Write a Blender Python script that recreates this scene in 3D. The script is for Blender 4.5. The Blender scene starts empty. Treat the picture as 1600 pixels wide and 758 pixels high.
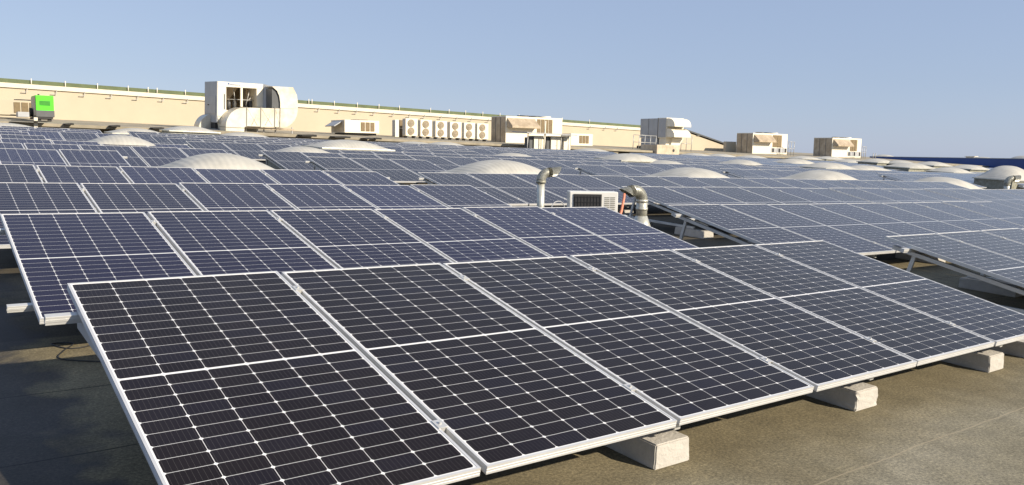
import bpy, bmesh, math, random
from mathutils import Matrix, Vector
random.seed(7)
PI = math.pi
# ------------------------------------------------------------------ camera, sky, sun, exposure
CAM = Vector((-0.6559, -2.3291, 1.5157))
MROT = Matrix(((0.79838, 0.035711, -0.601094), (-0.599444, 0.141742, -0.787767), (0.057068, 0.989259, 0.134570)))
FPX = 1282.13
sc = bpy.context.scene
# the flat roof falls about two degrees; everything is laid out on the roof and the whole roof is tilted by G
ncam = Vector((0.0175, 1.0, 0.111)).normalized()
up_roof = (MROT @ ncam).normalized()
G = up_roof.rotation_difference(Vector((0, 0, 1))).to_matrix().to_4x4()
GI = G.inverted()
cd = bpy.data.cameras.new('camera'); cam = bpy.data.objects.new('camera', cd); sc.collection.objects.link(cam)
cd.sensor_width = 36; cd.lens = FPX / 1600 * 36; cd.clip_start = 0.05; cd.clip_end = 20000
cam.matrix_world = G @ (Matrix.Translation(CAM) @ MROT.to_4x4())
sc.camera = cam
AZ, EL = math.radians(26), math.radians(29)          # light travels towards +y and a little towards -x
sun_dir = Vector((math.sin(AZ) * math.cos(EL), -math.cos(AZ) * math.cos(EL), math.sin(EL)))   # towards the sun
sun_dir = (G.to_3x3() @ sun_dir).normalized()
w = bpy.data.worlds.new('World'); sc.world = w; w.use_nodes = True
wn = w.node_tree.nodes; wl = w.node_tree.links
sky = wn.new('ShaderNodeTexSky'); sky.sky_type = 'NISHITA'; sky.sun_disc = False
sky.sun_elevation = math.asin(sun_dir.z); sky.sun_rotation = math.atan2(sun_dir.x, sun_dir.y)
sky.altitude = 200; sky.air_density = 1.0; sky.dust_density = 0.35; sky.ozone_density = 1.0
hs = wn.new('ShaderNodeHueSaturation'); hs.inputs['Saturation'].default_value = 0.72; wl.new(sky.outputs[0], hs.inputs['Color'])
mxw = wn.new('ShaderNodeMix'); mxw.data_type = 'RGBA'; mxw.inputs['Factor'].default_value = 0.55     # thin high haze evens the sky out
wl.new(hs.outputs[0], mxw.inputs['A']); mxw.inputs['B'].default_value = (4.7, 6.2, 9.6, 1)
wl.new(mxw.outputs['Result'], wn['Background'].inputs[0]); wn['Background'].inputs[1].default_value = 0.066
sd = bpy.data.lights.new('sun', 'SUN'); sd.energy = 5.0; sd.angle = math.radians(0.53); sd.color = (1.0, 0.875, 0.695)
sun = bpy.data.objects.new('sun', sd); sc.collection.objects.link(sun)
sun.rotation_euler = sun_dir.to_track_quat('Z', 'Y').to_euler()
sc.view_settings.view_transform = 'Standard'; sc.view_settings.look = 'None'
sc.view_settings.gamma = 1; sc.view_settings.exposure = 0.45
sc.view_settings.use_curve_mapping = False

# ------------------------------------------------------------------ materials
def mat(name, col, rough=0.6, metal=0.0, var=0.0, scale=3.0, bump=0.0, bscale=30.0, spec=0.5, dirt=None):
    m = bpy.data.materials.new(name); m.use_nodes = True
    nt = m.node_tree; b = nt.nodes['Principled BSDF']
    b.inputs['Roughness'].default_value = rough; b.inputs['Metallic'].default_value = metal
    b.inputs['Specular IOR Level'].default_value = spec
    b.inputs['Base Color'].default_value = (*col, 1)
    tc = nt.nodes.new('ShaderNodeTexCoord')
    if var > 0:
        n = nt.nodes.new('ShaderNodeTexNoise'); n.inputs['Scale'].default_value = scale; n.inputs['Detail'].default_value = 7
        n.inputs['Roughness'].default_value = 0.65
        nt.links.new(tc.outputs['Object'], n.inputs['Vector'])
        cr = nt.nodes.new('ShaderNodeValToRGB'); nt.links.new(n.outputs[0], cr.inputs[0])
        lo = [c * (1 - var) for c in col] if dirt is None else dirt
        cr.color_ramp.elements[0].position = 0.3; cr.color_ramp.elements[1].position = 0.68
        cr.color_ramp.elements[0].color = (*lo, 1)
        cr.color_ramp.elements[1].color = (*[min(1, c * (1 + var * .5)) for c in col], 1)
        nt.links.new(cr.outputs[0], b.inputs['Base Color'])
    if bump > 0:
        n2 = nt.nodes.new('ShaderNodeTexNoise'); n2.inputs['Scale'].default_value = bscale; n2.inputs['Detail'].default_value = 5
        nt.links.new(tc.outputs['Object'], n2.inputs['Vector'])
        bp = nt.nodes.new('ShaderNodeBump'); bp.inputs['Strength'].default_value = bump; bp.inputs['Distance'].default_value = 0.01
        nt.links.new(n2.outputs[0], bp.inputs['Height']); nt.links.new(bp.outputs[0], b.inputs['Normal'])
    return m
M = {}
M['alu'] = mat('anodised_aluminium', (0.66, 0.66, 0.65), 0.42, 0.35, 0.10, 6)
M['rail'] = mat('mill_aluminium', (0.62, 0.62, 0.60), 0.45, 0.4, 0.15, 5)
M['concrete'] = mat('cast_concrete', (0.50, 0.478, 0.435), 0.92, 0, 0.16, 9, 0.45, 70, 0.2)
M['cream'] = mat('cream_render', (0.52, 0.455, 0.345), 0.85, 0, 0.06, 0.5, 0.1, 12, 0.2)
M['coping'] = mat('cream_coping', (0.74, 0.67, 0.53), 0.6, 0, 0.08, 1.0)
M['kerb'] = mat('beige_kerb', (0.36, 0.32, 0.24), 0.85, 0, 0.35, 0.8, 0.3, 10, 0.2)
M['green_roof'] = mat('green_roofing', (0.12, 0.15, 0.075), 0.8, 0, 0.25, 1.5)
M['white'] = mat('white_painted_metal', (0.80, 0.74, 0.60), 0.5, 0, 0.10, 2.5)
M['acwhite'] = mat('white_unit_casing', (0.78, 0.77, 0.72), 0.45, 0, 0.08, 4)
M['grey'] = mat('grey_painted_metal', (0.40, 0.41, 0.42), 0.5, 0, 0.12, 2)
M['tan'] = mat('weathered_cream_metal', (0.60, 0.52, 0.40), 0.6, 0, 0.25, 1.6, dirt=(0.42, 0.33, 0.22))
M['hood'] = mat('weathered_hood_metal', (0.46, 0.38, 0.27), 0.55, 0, 0.3, 2.0, dirt=(0.30, 0.23, 0.15))
M['coil'] = mat('brown_coil_fins', (0.20, 0.145, 0.075), 0.7, 0, 0.25, 6)
M['dark'] = mat('dark_metal', (0.025, 0.025, 0.027), 0.6, 0, 0.2, 4)
M['darkgrey'] = mat('dark_grey_paint', (0.09, 0.095, 0.10), 0.5, 0, 0.15, 4)
M['green'] = mat('bright_green_paint', (0.085, 0.72, 0.015), 0.45, 0, 0.06, 3)
M['greendark'] = mat('dark_green_louvre', (0.02, 0.16, 0.02), 0.5)
M['duct'] = mat('galvanised_duct', (0.70, 0.68, 0.60), 0.42, 0.45, 0.18, 1.2, dirt=(0.50, 0.44, 0.33))
M['galv'] = mat('galvanised_steel', (0.60, 0.60, 0.53), 0.36, 0.45, 0.22, 7, dirt=(0.46, 0.45, 0.38))
M['oldgalv'] = mat('weathered_zinc', (0.34, 0.34, 0.28), 0.55, 0.3, 0.4, 9, dirt=(0.20, 0.19, 0.14))
M['copper'] = mat('coral_insulation', (0.72, 0.25, 0.15), 0.6, 0, 0.15, 12)
M['blue'] = mat('blue_cladding', (0.012, 0.06, 0.25), 0.5, 0, 0.12, 0.25)
M['bitumen_dark'] = mat('black_bitumen', (0.03, 0.028, 0.024), 0.85, 0, 0.3, 6, 0.4, 40)
M['steel'] = mat('galvanised_rail_pipe', (0.45, 0.45, 0.43), 0.45, 0.4)
M['logo'] = mat('blue_lettering', (0.05, 0.12, 0.30), 0.6)
M['louvre'] = mat('grey_louvre', (0.25, 0.24, 0.20), 0.6)
M['terrain'] = mat('dry_grassland', (0.10, 0.11, 0.06), 0.95, 0, 0.4, 0.01)
M['dish'] = mat('cream_fan_grille', (0.50, 0.43, 0.32), 0.6, 0, 0.1, 20)
M['fan'] = mat('tan_fan_blades', (0.30, 0.24, 0.16), 0.6)

def N(nt, op, a, b=None, c=None):
    n = nt.nodes.new('ShaderNodeMath'); n.operation = op
    for i, v in enumerate((a, b, c)):
        if v is None: continue
        if isinstance(v, (int, float)): n.inputs[i].default_value = v
        else: nt.links.new(v, n.inputs[i])
    return n.outputs[0]

W, L, TH, GAP = 1.038, 2.0666, 0.035, 0.027
TILT = 0.18577; H0 = 0.2818
SUB = (W + GAP)
def cell_material():
    m = bpy.data.materials.new('solar_cells_under_glass'); m.use_nodes = True
    nt = m.node_tree; b = nt.nodes['Principled BSDF']
    tc = nt.nodes.new('ShaderNodeTexCoord'); sp = nt.nodes.new('ShaderNodeSeparateXYZ')
    nt.links.new(tc.outputs['Object'], sp.inputs[0])
    x, y = sp.outputs[0], sp.outputs[1]
    mg = 0.017; mid = 0.013
    cw = (W - 2 * mg) / 6; ch = (L - 2 * mg - mid) / 24
    half = N(nt, 'GREATER_THAN', y, L / 2)
    ys = N(nt, 'SUBTRACT', y, N(nt, 'MULTIPLY', half, mid))
    cx = N(nt, 'DIVIDE', N(nt, 'SUBTRACT', x, mg), cw); cy = N(nt, 'DIVIDE', N(nt, 'SUBTRACT', ys, mg), ch)
    fx = N(nt, 'FRACT', cx); fy = N(nt, 'FRACT', cy)
    ix = N(nt, 'FLOOR', cx); iy = N(nt, 'FLOOR', cy)
    dx = N(nt, 'MULTIPLY', N(nt, 'MINIMUM', fx, N(nt, 'SUBTRACT', 1.0, fx)), cw)
    dy = N(nt, 'MULTIPLY', N(nt, 'MINIMUM', fy, N(nt, 'SUBTRACT', 1.0, fy)), ch)
    colline = N(nt, 'LESS_THAN', dx, 0.0010)
    rowline = N(nt, 'LESS_THAN', dy, 0.00095)
    dia = N(nt, 'LESS_THAN', N(nt, 'ADD', dx, dy), 0.0098)
    midb = N(nt, 'LESS_THAN', N(nt, 'ABSOLUTE', N(nt, 'SUBTRACT', y, L / 2)), mid / 2 + 0.0005)
    bx = N(nt, 'MINIMUM', x, N(nt, 'SUBTRACT', W, x)); by = N(nt, 'MINIMUM', y, N(nt, 'SUBTRACT', L, y))
    edge = N(nt, 'LESS_THAN', N(nt, 'MINIMUM', bx, by), mg)
    white = N(nt, 'MAXIMUM', N(nt, 'MAXIMUM', colline, rowline), N(nt, 'MAXIMUM', dia, N(nt, 'MAXIMUM', midb, edge)))
    # fine bus wires, nine to a cell, running along the panel
    wf = N(nt, 'FRACT', N(nt, 'MULTIPLY', fx, 9.0))
    wd = N(nt, 'LESS_THAN', N(nt, 'ABSOLUTE', N(nt, 'SUBTRACT', wf, 0.5)), 0.028)
    # per cell tone
    cmb = nt.nodes.new('ShaderNodeCombineXYZ'); nt.links.new(ix, cmb.inputs[0]); nt.links.new(iy, cmb.inputs[1])
    oi = nt.nodes.new('ShaderNodeObjectInfo'); nt.links.new(N(nt, 'MULTIPLY', oi.outputs['Random'], 91.0), cmb.inputs[2])
    wnz = nt.nodes.new('ShaderNodeTexWhiteNoise'); wnz.noise_dimensions = '3D'; nt.links.new(cmb.outputs[0], wnz.inputs['Vector'])
    cr = nt.nodes.new('ShaderNodeValToRGB'); nt.links.new(wnz.outputs['Value'], cr.inputs[0])
    cr.color_ramp.elements[0].color = (0.0078, 0.0055, 0.0052, 1); cr.color_ramp.elements[1].color = (0.0095, 0.0080, 0.0115, 1)
    e = cr.color_ramp.elements.new(0.55); e.color = (0.0095, 0.0070, 0.0068, 1)
    # speckle of the textured glass and silver fingers
    nz = nt.nodes.new('ShaderNodeTexNoise'); nz.inputs['Scale'].default_value = 420; nz.inputs['Detail'].default_value = 2
    nt.links.new(tc.outputs['Object'], nz.inputs['Vector'])
    spk = N(nt, 'MULTIPLY', N(nt, 'GREATER_THAN', nz.outputs[0], 0.70), 0.05)
    wdf = N(nt, 'ADD', N(nt, 'MULTIPLY', wd, 0.11), spk)
    mx = nt.nodes.new('ShaderNodeMix'); mx.data_type = 'RGBA'
    nt.links.new(wdf, mx.inputs['Factor']); nt.links.new(cr.outputs[0], mx.inputs['A']); mx.inputs['B'].default_value = (0.45, 0.42, 0.40, 1)
    # blue sky reflection painted into the cells, its strength varied per panel
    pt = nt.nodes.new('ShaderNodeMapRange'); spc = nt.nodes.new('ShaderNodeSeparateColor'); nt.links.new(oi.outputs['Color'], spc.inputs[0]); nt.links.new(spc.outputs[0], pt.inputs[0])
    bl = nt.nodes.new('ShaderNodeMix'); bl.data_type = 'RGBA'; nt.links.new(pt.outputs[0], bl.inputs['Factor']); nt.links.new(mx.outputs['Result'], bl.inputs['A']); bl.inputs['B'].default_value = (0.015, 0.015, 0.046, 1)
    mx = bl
    mx2 = nt.nodes.new('ShaderNodeMix'); mx2.data_type = 'RGBA'
    nt.links.new(white, mx2.inputs['Factor']); nt.links.new(mx.outputs['Result'], mx2.inputs['A']); mx2.inputs['B'].default_value = (0.74, 0.74, 0.73, 1)
    # thin film of dust
    dn = nt.nodes.new('ShaderNodeTexNoise'); dn.inputs['Scale'].default_value = 2.2; dn.inputs['Detail'].default_value = 6
    nt.links.new(tc.outputs['Object'], dn.inputs['Vector'])
    mr = nt.nodes.new('ShaderNodeMapRange'); nt.links.new(dn.outputs[0], mr.inputs[0])
    mr.inputs[1].default_value = 0.3; mr.inputs[2].default_value = 0.75; mr.inputs[3].default_value = 0.003; mr.inputs[4].default_value = 0.016
    mx3 = nt.nodes.new('ShaderNodeMix'); mx3.data_type = 'RGBA'
    nt.links.new(mr.outputs[0], mx3.inputs['Factor']); nt.links.new(mx2.outputs['Result'], mx3.inputs['A']); mx3.inputs['B'].default_value = (0.42, 0.38, 0.32, 1)
    nt.links.new(mx3.outputs['Result'], b.inputs['Base Color'])
    mr2 = nt.nodes.new('ShaderNodeMapRange'); nt.links.new(dn.outputs[0], mr2.inputs[0])
    mr2.inputs[3].default_value = 0.07; mr2.inputs[4].default_value = 0.19
    nt.links.new(mr2.outputs[0], b.inputs['Roughness'])
    b.inputs['IOR'].default_value = 1.45; b.inputs['Specular IOR Level'].default_value = 0.10
    b.inputs['Sheen Weight'].default_value = 0.55; b.inputs['Sheen Roughness'].default_value = 0.22; b.inputs['Sheen Tint'].default_value = (1.0, 0.95, 0.86, 1)
    return m
M['cells'] = cell_material()

def roof_material():
    m = bpy.data.materials.new('bitumen_felt_roofing'); m.use_nodes = True
    nt = m.node_tree; b = nt.nodes['Principled BSDF']; b.inputs['Roughness'].default_value = 0.88
    b.inputs['Specular IOR Level'].default_value = 0.25
    tc = nt.nodes.new('ShaderNodeTexCoord'); sp = nt.nodes.new('ShaderNodeSeparateXYZ'); nt.links.new(tc.outputs['Object'], sp.inputs[0])
    def noise(s, d=6, r=0.6):
        n = nt.nodes.new('ShaderNodeTexNoise'); n.inputs['Scale'].default_value = s; n.inputs['Detail'].default_value = d; n.inputs['Roughness'].default_value = r
        nt.links.new(tc.outputs['Object'], n.inputs['Vector']); return n.outputs[0]
    def ramp(v, stops):
        cr = nt.nodes.new('ShaderNodeValToRGB'); nt.links.new(v, cr.inputs[0])
        cr.color_ramp.elements[0].position = stops[0][0]; cr.color_ramp.elements[0].color = (*stops[0][1], 1)
        cr.color_ramp.elements[1].position = stops[-1][0]; cr.color_ramp.elements[1].color = (*stops[-1][1], 1)
        for p_, c_ in stops[1:-1]:
            e = cr.color_ramp.elements.new(p_); e.color = (*c_, 1)
        return cr.outputs[0]
    base = ramp(noise(0.9), [(0.30, (0.168, 0.150, 0.104)), (0.5, (0.210, 0.192, 0.137)), (0.72, (0.250, 0.232, 0.178))])
    grit = ramp(noise(62, 6, 0.85), [(0.34, (0.42, 0.42, 0.43)), (0.5, (0.98, 0.98, 0.98)), (0.66, (1.75, 1.70, 1.60))])
    blot = ramp(noise(5, 7, 0.7), [(0.32, (0.78, 0.78, 0.78)), (0.68, (1.18, 1.17, 1.15))])
    def mul(a, c):
        x = nt.nodes.new('ShaderNodeMix'); x.data_type = 'RGBA'; x.blend_type = 'MULTIPLY'; x.inputs['Factor'].default_value = 1
        nt.links.new(a, x.inputs['A']); nt.links.new(c, x.inputs['B']); return x.outputs['Result']
    c = mul(mul(base, grit), blot)
    # lapped seams about every 0.96 m, slightly wavering
    wob = N(nt, 'MULTIPLY', N(nt, 'SUBTRACT', noise(1.3, 3), 0.5), 0.05)
    fy = N(nt, 'FRACT', N(nt, 'DIVIDE', N(nt, 'ADD', N(nt, 'ADD', sp.outputs[1], 20 * 0.945 + 0.395), wob), 0.945))
    seam = N(nt, 'LESS_THAN', N(nt, 'ABSOLUTE', N(nt, 'SUBTRACT', fy, 0.03)), 0.0052)
    pale = N(nt, 'MULTIPLY', seam, N(nt, 'LESS_THAN', sp.outputs[1], 0.2))
    darks = N(nt, 'MULTIPLY', seam, N(nt, 'GREATER_THAN', sp.outputs[1], 0.2))
    for f_, col in ((N(nt, 'MULTIPLY', pale, 0.5), (0.36, 0.31, 0.22)), (N(nt, 'MULTIPLY', darks, 0.85), (0.012, 0.011, 0.010))):
        x = nt.nodes.new('ShaderNodeMix'); x.data_type = 'RGBA'; nt.links.new(f_, x.inputs['Factor']); nt.links.new(c, x.inputs['A'])
        x.inputs['B'].default_value = (*col, 1); c = x.outputs['Result']
    # navy shade painted into the felt at the left edge of the array
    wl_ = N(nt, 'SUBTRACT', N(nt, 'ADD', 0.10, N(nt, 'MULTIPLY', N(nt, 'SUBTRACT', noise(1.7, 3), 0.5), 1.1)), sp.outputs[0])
    shade_left = nt.nodes.new('ShaderNodeMapRange'); nt.links.new(wl_, shade_left.inputs[0]); shade_left.inputs[1].default_value = 0.0; shade_left.inputs[2].default_value = 0.16
    x = nt.nodes.new('ShaderNodeMix'); x.data_type = 'RGBA'; x.blend_type = 'MULTIPLY'; nt.links.new(N(nt, 'MULTIPLY', shade_left.outputs[0], 0.9), x.inputs['Factor'])
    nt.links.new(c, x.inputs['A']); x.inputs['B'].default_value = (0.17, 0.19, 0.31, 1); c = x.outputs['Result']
    rr_ = nt.nodes.new('ShaderNodeMapRange'); nt.links.new(shade_left.outputs[0], rr_.inputs[0]); rr_.inputs[3].default_value = 0.88; rr_.inputs[4].default_value = 0.62
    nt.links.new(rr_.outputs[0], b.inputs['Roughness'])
    # damp brown band in front of the blocks; then shade painted over the felt behind the front row
    dmp = nt.nodes.new('ShaderNodeMapRange'); nt.links.new(N(nt, 'ADD', sp.outputs[1], N(nt, 'MULTIPLY', N(nt, 'SUBTRACT', noise(1.1, 5), 0.5), 1.3)), dmp.inputs[0])
    dmp.inputs[1].default_value = -0.42; dmp.inputs[2].default_value = 0.05; dmp.inputs[4].default_value = 0.75
    x = nt.nodes.new('ShaderNodeMix'); x.data_type = 'RGBA'; x.blend_type = 'MULTIPLY'; nt.links.new(dmp.outputs[0], x.inputs['Factor']); nt.links.new(c, x.inputs['A'])
    x.inputs['B'].default_value = (0.80, 0.74, 0.62, 1); c = x.outputs['Result']
    shade_back = nt.nodes.new('ShaderNodeMapRange'); nt.links.new(sp.outputs[1], shade_back.inputs[0]); shade_back.inputs[1].default_value = 3.62; shade_back.inputs[2].default_value = 3.66
    x = nt.nodes.new('ShaderNodeMix'); x.data_type = 'RGBA'; x.blend_type = 'MULTIPLY'; nt.links.new(shade_back.outputs[0], x.inputs['Factor']); nt.links.new(c, x.inputs['A'])
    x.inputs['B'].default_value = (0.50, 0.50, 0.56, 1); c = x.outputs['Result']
    # thin chalky scuffs
    sc_ = N(nt, 'GREATER_THAN', noise(1.6, 9, 0.80), 0.635)
    x = nt.nodes.new('ShaderNodeMix'); x.data_type = 'RGBA'; nt.links.new(N(nt, 'MULTIPLY', sc_, 0.30), x.inputs['Factor']); nt.links.new(c, x.inputs['A'])
    x.inputs['B'].default_value = (0.34, 0.31, 0.25, 1); c = x.outputs['Result']
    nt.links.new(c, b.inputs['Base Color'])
    bp = nt.nodes.new('ShaderNodeBump'); bp.inputs['Strength'].default_value = 0.38; bp.inputs['Distance'].default_value = 0.004
    hh = N(nt, 'ADD', noise(95, 5), N(nt, 'MULTIPLY', N(nt, 'GREATER_THAN', fy, 0.03), 0.7))
    nt.links.new(hh, bp.inputs['Height']); nt.links.new(bp.outputs[0], b.inputs['Normal'])
    return m
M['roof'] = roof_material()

def dome_material():
    m = mat('ribbed_translucent_skylight', (0.50, 0.485, 0.43), 0.6, 0, 0.12, 1.4, dirt=(0.37, 0.36, 0.32))
    nt = m.node_tree; b = nt.nodes['Principled BSDF']
    tc = nt.nodes.new('ShaderNodeTexCoord'); sp = nt.nodes.new('ShaderNodeSeparateXYZ'); nt.links.new(tc.outputs['Object'], sp.inputs[0])
    s = N(nt, 'SINE', N(nt, 'MULTIPLY', sp.outputs[0], 2 * PI / 0.11))
    bp = nt.nodes.new('ShaderNodeBump'); bp.inputs['Strength'].default_value = 0.13; bp.inputs['Distance'].default_value = 0.02
    nt.links.new(s, bp.inputs['Height']); nt.links.new(bp.outputs[0], b.inputs['Normal'])
    return m
M['dome'] = dome_material()

# ------------------------------------------------------------------ helpers
TOP = []
def link(o, parent=None, top=True):
    sc.collection.objects.link(o)
    if parent is not None: o.parent = parent
    elif top: TOP.append(o)
    return o
def tag(o, label=None, cat=None, group=None, kind=None):
    if label: o['label'] = label
    if cat: o['category'] = cat
    if group: o['group'] = group
    if kind: o['kind'] = kind
    return o
def empty(name, loc, label, cat, group=None, upright=False, rz=0.0):
    o = bpy.data.objects.new(name, None); o.empty_display_size = 0.2
    m = Matrix.Translation(Vector(loc))
    if upright: m = m @ GI.to_3x3().to_4x4()
    o.matrix_basis = m @ Matrix.Rotation(rz, 4, 'Z')
    tag(o, label, cat, group); return link(o)
def obj(name, bm, m, parent=None, smooth=False, loc=None):
    me = bpy.data.meshes.new(name); bm.normal_update(); bm.to_mesh(me); bm.free()
    for mm in (m if isinstance(m, (list, tuple)) else [m]): me.materials.append(M[mm] if isinstance(mm, str) else mm)
    if smooth:
        for p_ in me.polygons: p_.use_smooth = True
    o = bpy.data.objects.new(name, me)
    if loc is not None: o.location = loc
    return link(o, parent)
def box(bm, x0, x1, y0, y1, z0, z1, bev=0.0, mi=0):
    t = bmesh.new()
    bmesh.ops.create_cube(t, size=1.0)
    for v in t.verts: v.co = Vector((x0 + (v.co.x + .5) * (x1 - x0), y0 + (v.co.y + .5) * (y1 - y0), z0 + (v.co.z + .5) * (z1 - z0)))
    if bev > 0: bmesh.ops.bevel(t, geom=list(t.edges), offset=bev, segments=2, affect='EDGES', profile=0.6)
    merge(bm, t, mi); return bm
def merge(bm, t, mi=0):
    vm = {}
    for v in t.verts: vm[v] = bm.verts.new(v.co)
    for f in t.faces:
        try:
            nf = bm.faces.new([vm[v] for v in f.verts]); nf.material_index = mi; nf.smooth = f.smooth
        except ValueError: pass
    t.free()
def tube(bm, pts, r, seg=14, cap=True, radii=None):
    pts = [Vector(p_) for p_ in pts]; rings = []
    for i, p_ in enumerate(pts):
        d = (pts[min(i + 1, len(pts) - 1)] - pts[max(i - 1, 0)]).normalized()
        a = Vector((0, 0, 1)) if abs(d.z) < 0.9 else Vector((0, 1, 0))
        if i == 0: s = d.cross(a).normalized()
        else: s = (s - d * s.dot(d)).normalized()
        t = d.cross(s).normalized(); rr = radii[i] if radii else r
        rings.append([bm.verts.new(p_ + (s * math.cos(2 * PI * k / seg) + t * math.sin(2 * PI * k / seg)) * rr) for k in range(seg)])
    for a_, b_ in zip(rings, rings[1:]):
        for k in range(seg): bm.faces.new((a_[k], a_[(k + 1) % seg], b_[(k + 1) % seg], b_[k])).smooth = True
    if cap:
        bm.faces.new(rings[0][::-1]); bm.faces.new(rings[-1])
    return bm
def prism(bm, pts, y0, y1, mi=0):
    """outline in x,z pulled from y0 to y1"""
    a = [bm.verts.new((x, y0, z)) for x, z in pts]; b = [bm.verts.new((x, y1, z)) for x, z in pts]
    n = len(pts); fs = [bm.faces.new(a), bm.faces.new(b[::-1])]
    for i in range(n): fs.append(bm.faces.new((a[i], b[i], b[(i + 1) % n], a[(i + 1) % n])))
    for f in fs: f.material_index = mi
    bmesh.ops.recalc_face_normals(bm, faces=fs)
    return bm
def prismx(bm, pts, x0, x1, mi=0):
    a = [bm.verts.new((x0, y, z)) for y, z in pts]; b = [bm.verts.new((x1, y, z)) for y, z in pts]
    n = len(pts); fs = [bm.faces.new(a), bm.faces.new(b[::-1])]
    for i in range(n): fs.append(bm.faces.new((a[i], b[i], b[(i + 1) % n], a[(i + 1) % n])))
    for f in fs: f.material_index = mi
    bmesh.ops.recalc_face_normals(bm, faces=fs)
    return bm
def at(u, v, Y):
    """point on the vertical plane at depth Y seen at photo pixel u,v: used to read sizes and places off the photo"""
    d = MROT @ Vector(((u - 800) / FPX, -(v - 379) / FPX, -1)); k = (Y - CAM.y) / d.y
    return CAM + d * k
ORD = ['first', 'second', 'third', 'fourth', 'fifth', 'sixth', 'seventh', 'eighth', 'ninth', 'tenth', 'eleventh', 'twelfth',
       'thirteenth', 'fourteenth', 'fifteenth', 'sixteenth', 'seventeenth', 'eighteenth', 'nineteenth', 'twentieth']
def nth(i): return ORD[i] if i < 20 else 'twenty-' + ORD[i - 20] if i < 29 else 'thirtieth' if i == 29 else 'thirty-' + ORD[i - 30] if i < 39 else 'fortieth' if i == 39 else 'forty-' + ORD[i - 40]

# ------------------------------------------------------------------ the setting
bm = bmesh.new()
v = [bm.verts.new(c) for c in ((-9000, -9000, -9), (9000, -9000, -9), (9000, 9000, -9), (-9000, 9000, -9))]; bm.faces.new(v)
terr = obj('terrain', bm, 'terrain'); tag(terr, 'distant open ground beyond the roof', None, None, 'structure'); TOP.remove(terr)
bm = box(bmesh.new(), -40, 150, -22, 43.5, -8.6, 0)
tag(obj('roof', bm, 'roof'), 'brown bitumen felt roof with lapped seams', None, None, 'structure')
bm = box(bmesh.new(), -40, 118, 39.6, 75, 0.004, 0.56); box(bm, -40, 118, 38.2, 75, 0.563, 0.70)
for k in range(30): box(bm, -8 + k * 4.1 + random.uniform(-.6, .6), -5.6 + k * 4.1 + random.uniform(-1, .9), 38.35, 39.598, 0.0045, 0.561)
tag(obj('raised_roof', bm, 'kerb'), 'beige raised roof deck with overhanging edge behind the panels', None, None, 'structure')
# ---- cream hall behind
hall = empty('hall', (0, 50, 0.7), 'long cream rendered hall with green roof edge closing the view behind the rooftop units', 'building')
def zt(x): return 2.40 - 0.0026 * x       # top of the wall, above its base z (hall local z = z - 0.7)
bm = bmesh.new(); XE = 58.6; XR = 66.0
pts = [(-25, 0), (XR, 0), (XR, 0.35), (XE, 1.72), (-25, 1.87)]
prism(bm, pts, 0, 0.4); obj('wall', bm, 'cream', hall)
bm = bmesh.new(); prism(bm, [(-25, 1.64), (XE, 1.50), (XE, 1.74), (-25, 1.88)], -0.10, -0.004); obj('coping', bm, 'coping', hall)
bm = bmesh.new()
a = [(-25, 0.0, 1.885), (XE, 0.0, 1.735), (XE, 14, 3.0), (-25, 14, 3.1)]
vv = [bm.verts.new(q) for q in a]; vb = [bm.verts.new((q[0], q[1], q[2] - 0.12)) for q in a]
vv2 = None
# shallow green roof band: upstand of ribbed sheet then roof plane
bm.free(); bm = bmesh.new()
prism(bm, [(-25, 1.883), (XE, 1.743), (XE + .1, 1.96), (-25, 2.11)], 0.05, 9.0); obj('roof', bm, 'green_roof', hall)
bm = bmesh.new(); prism(bm, [(XE + .1, 1.93), (XE + .1, 1.80), (XR + .9, 0.33), (XR + .9, 0.45)], -0.15, 9.0); obj('verge', bm, 'darkgrey', hall)
for u in (49, 102, 152, 200, 231, 245, 289, 482, 487, 522, 558, 592, 624, 673, 702, 728, 755, 782, 812, 880, 923):
    p_ = at(u, 150, 50.04); bm = tube(bmesh.new(), [(p_.x, -0.02, 1.80), (p_.x, -0.02, 2.14)], 0.03, 6); obj('roof_post', bm, 'white', hall)
for u in (41, 87, 131, 173, 214, 254, 292, 498, 530, 557, 585, 615, 641, 664, 690, 715, 738, 765, 925, 949, 968, 1083, 1097):
    p_ = at(u, 150, 49.9); bm = box(bmesh.new(), p_.x - .22, p_.x + .06, -0.14, -0.105, 1.38, 1.41); box(bm, p_.x + .03, p_.x + .06, -0.14, -0.101, 1.412, 1.62)
    obj('gutter_bracket', bm, 'steel', hall)
bm = box(bmesh.new(), XR + .2, XR + 1.4, -.3, .5, 0.003, 0.45); obj('annex', bm, 'kerb', hall)
bm = box(bmesh.new(), XR + .0, XR + 1.6, -.45, .6, 0.452, 0.75); obj('annex_roof', bm, 'darkgrey', hall)

# ---- blue parapet at the right
A_, B_ = Vector((104, 57.0)), Vector((74, -6))
def bluez(x, top): return None
bm = bmesh.new()
def P3(u, v_, t):   # on the vertical plane through A_ and B_
    d = MROT @ Vector(((u - 800) / FPX, -(v_ - 379) / FPX, -1))
    e = B_ - A_; det = d.x * (-e.y) - d.y * (-e.x)
    r = Vector((A_.x - CAM.x, A_.y - CAM.y)); k = (r.x * (-e.y) - r.y * (-e.x)) / det
    return CAM + d * k
q0, q1 = P3(1359, 244.9, 0), P3(1800, 251.8, 0)
nrm = Vector((0.9, -0.43, 0))
f0 = [bm.verts.new(c) for c in ((q0.x, q0.y, -2), (q1.x, q1.y, -2), tuple(q1), tuple(q0))]
f1 = [bm.verts.new(v_.co + Vector((1.0, -0.47, 0)) * 0.3) for v_ in f0]
fs = [bm.faces.new(f0), bm.faces.new(f1[::-1])] + [bm.faces.new((f0[i], f1[i], f1[(i + 1) % 4], f0[(i + 1) % 4])) for i in range(4)]
bmesh.ops.recalc_face_normals(bm, faces=fs)
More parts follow.
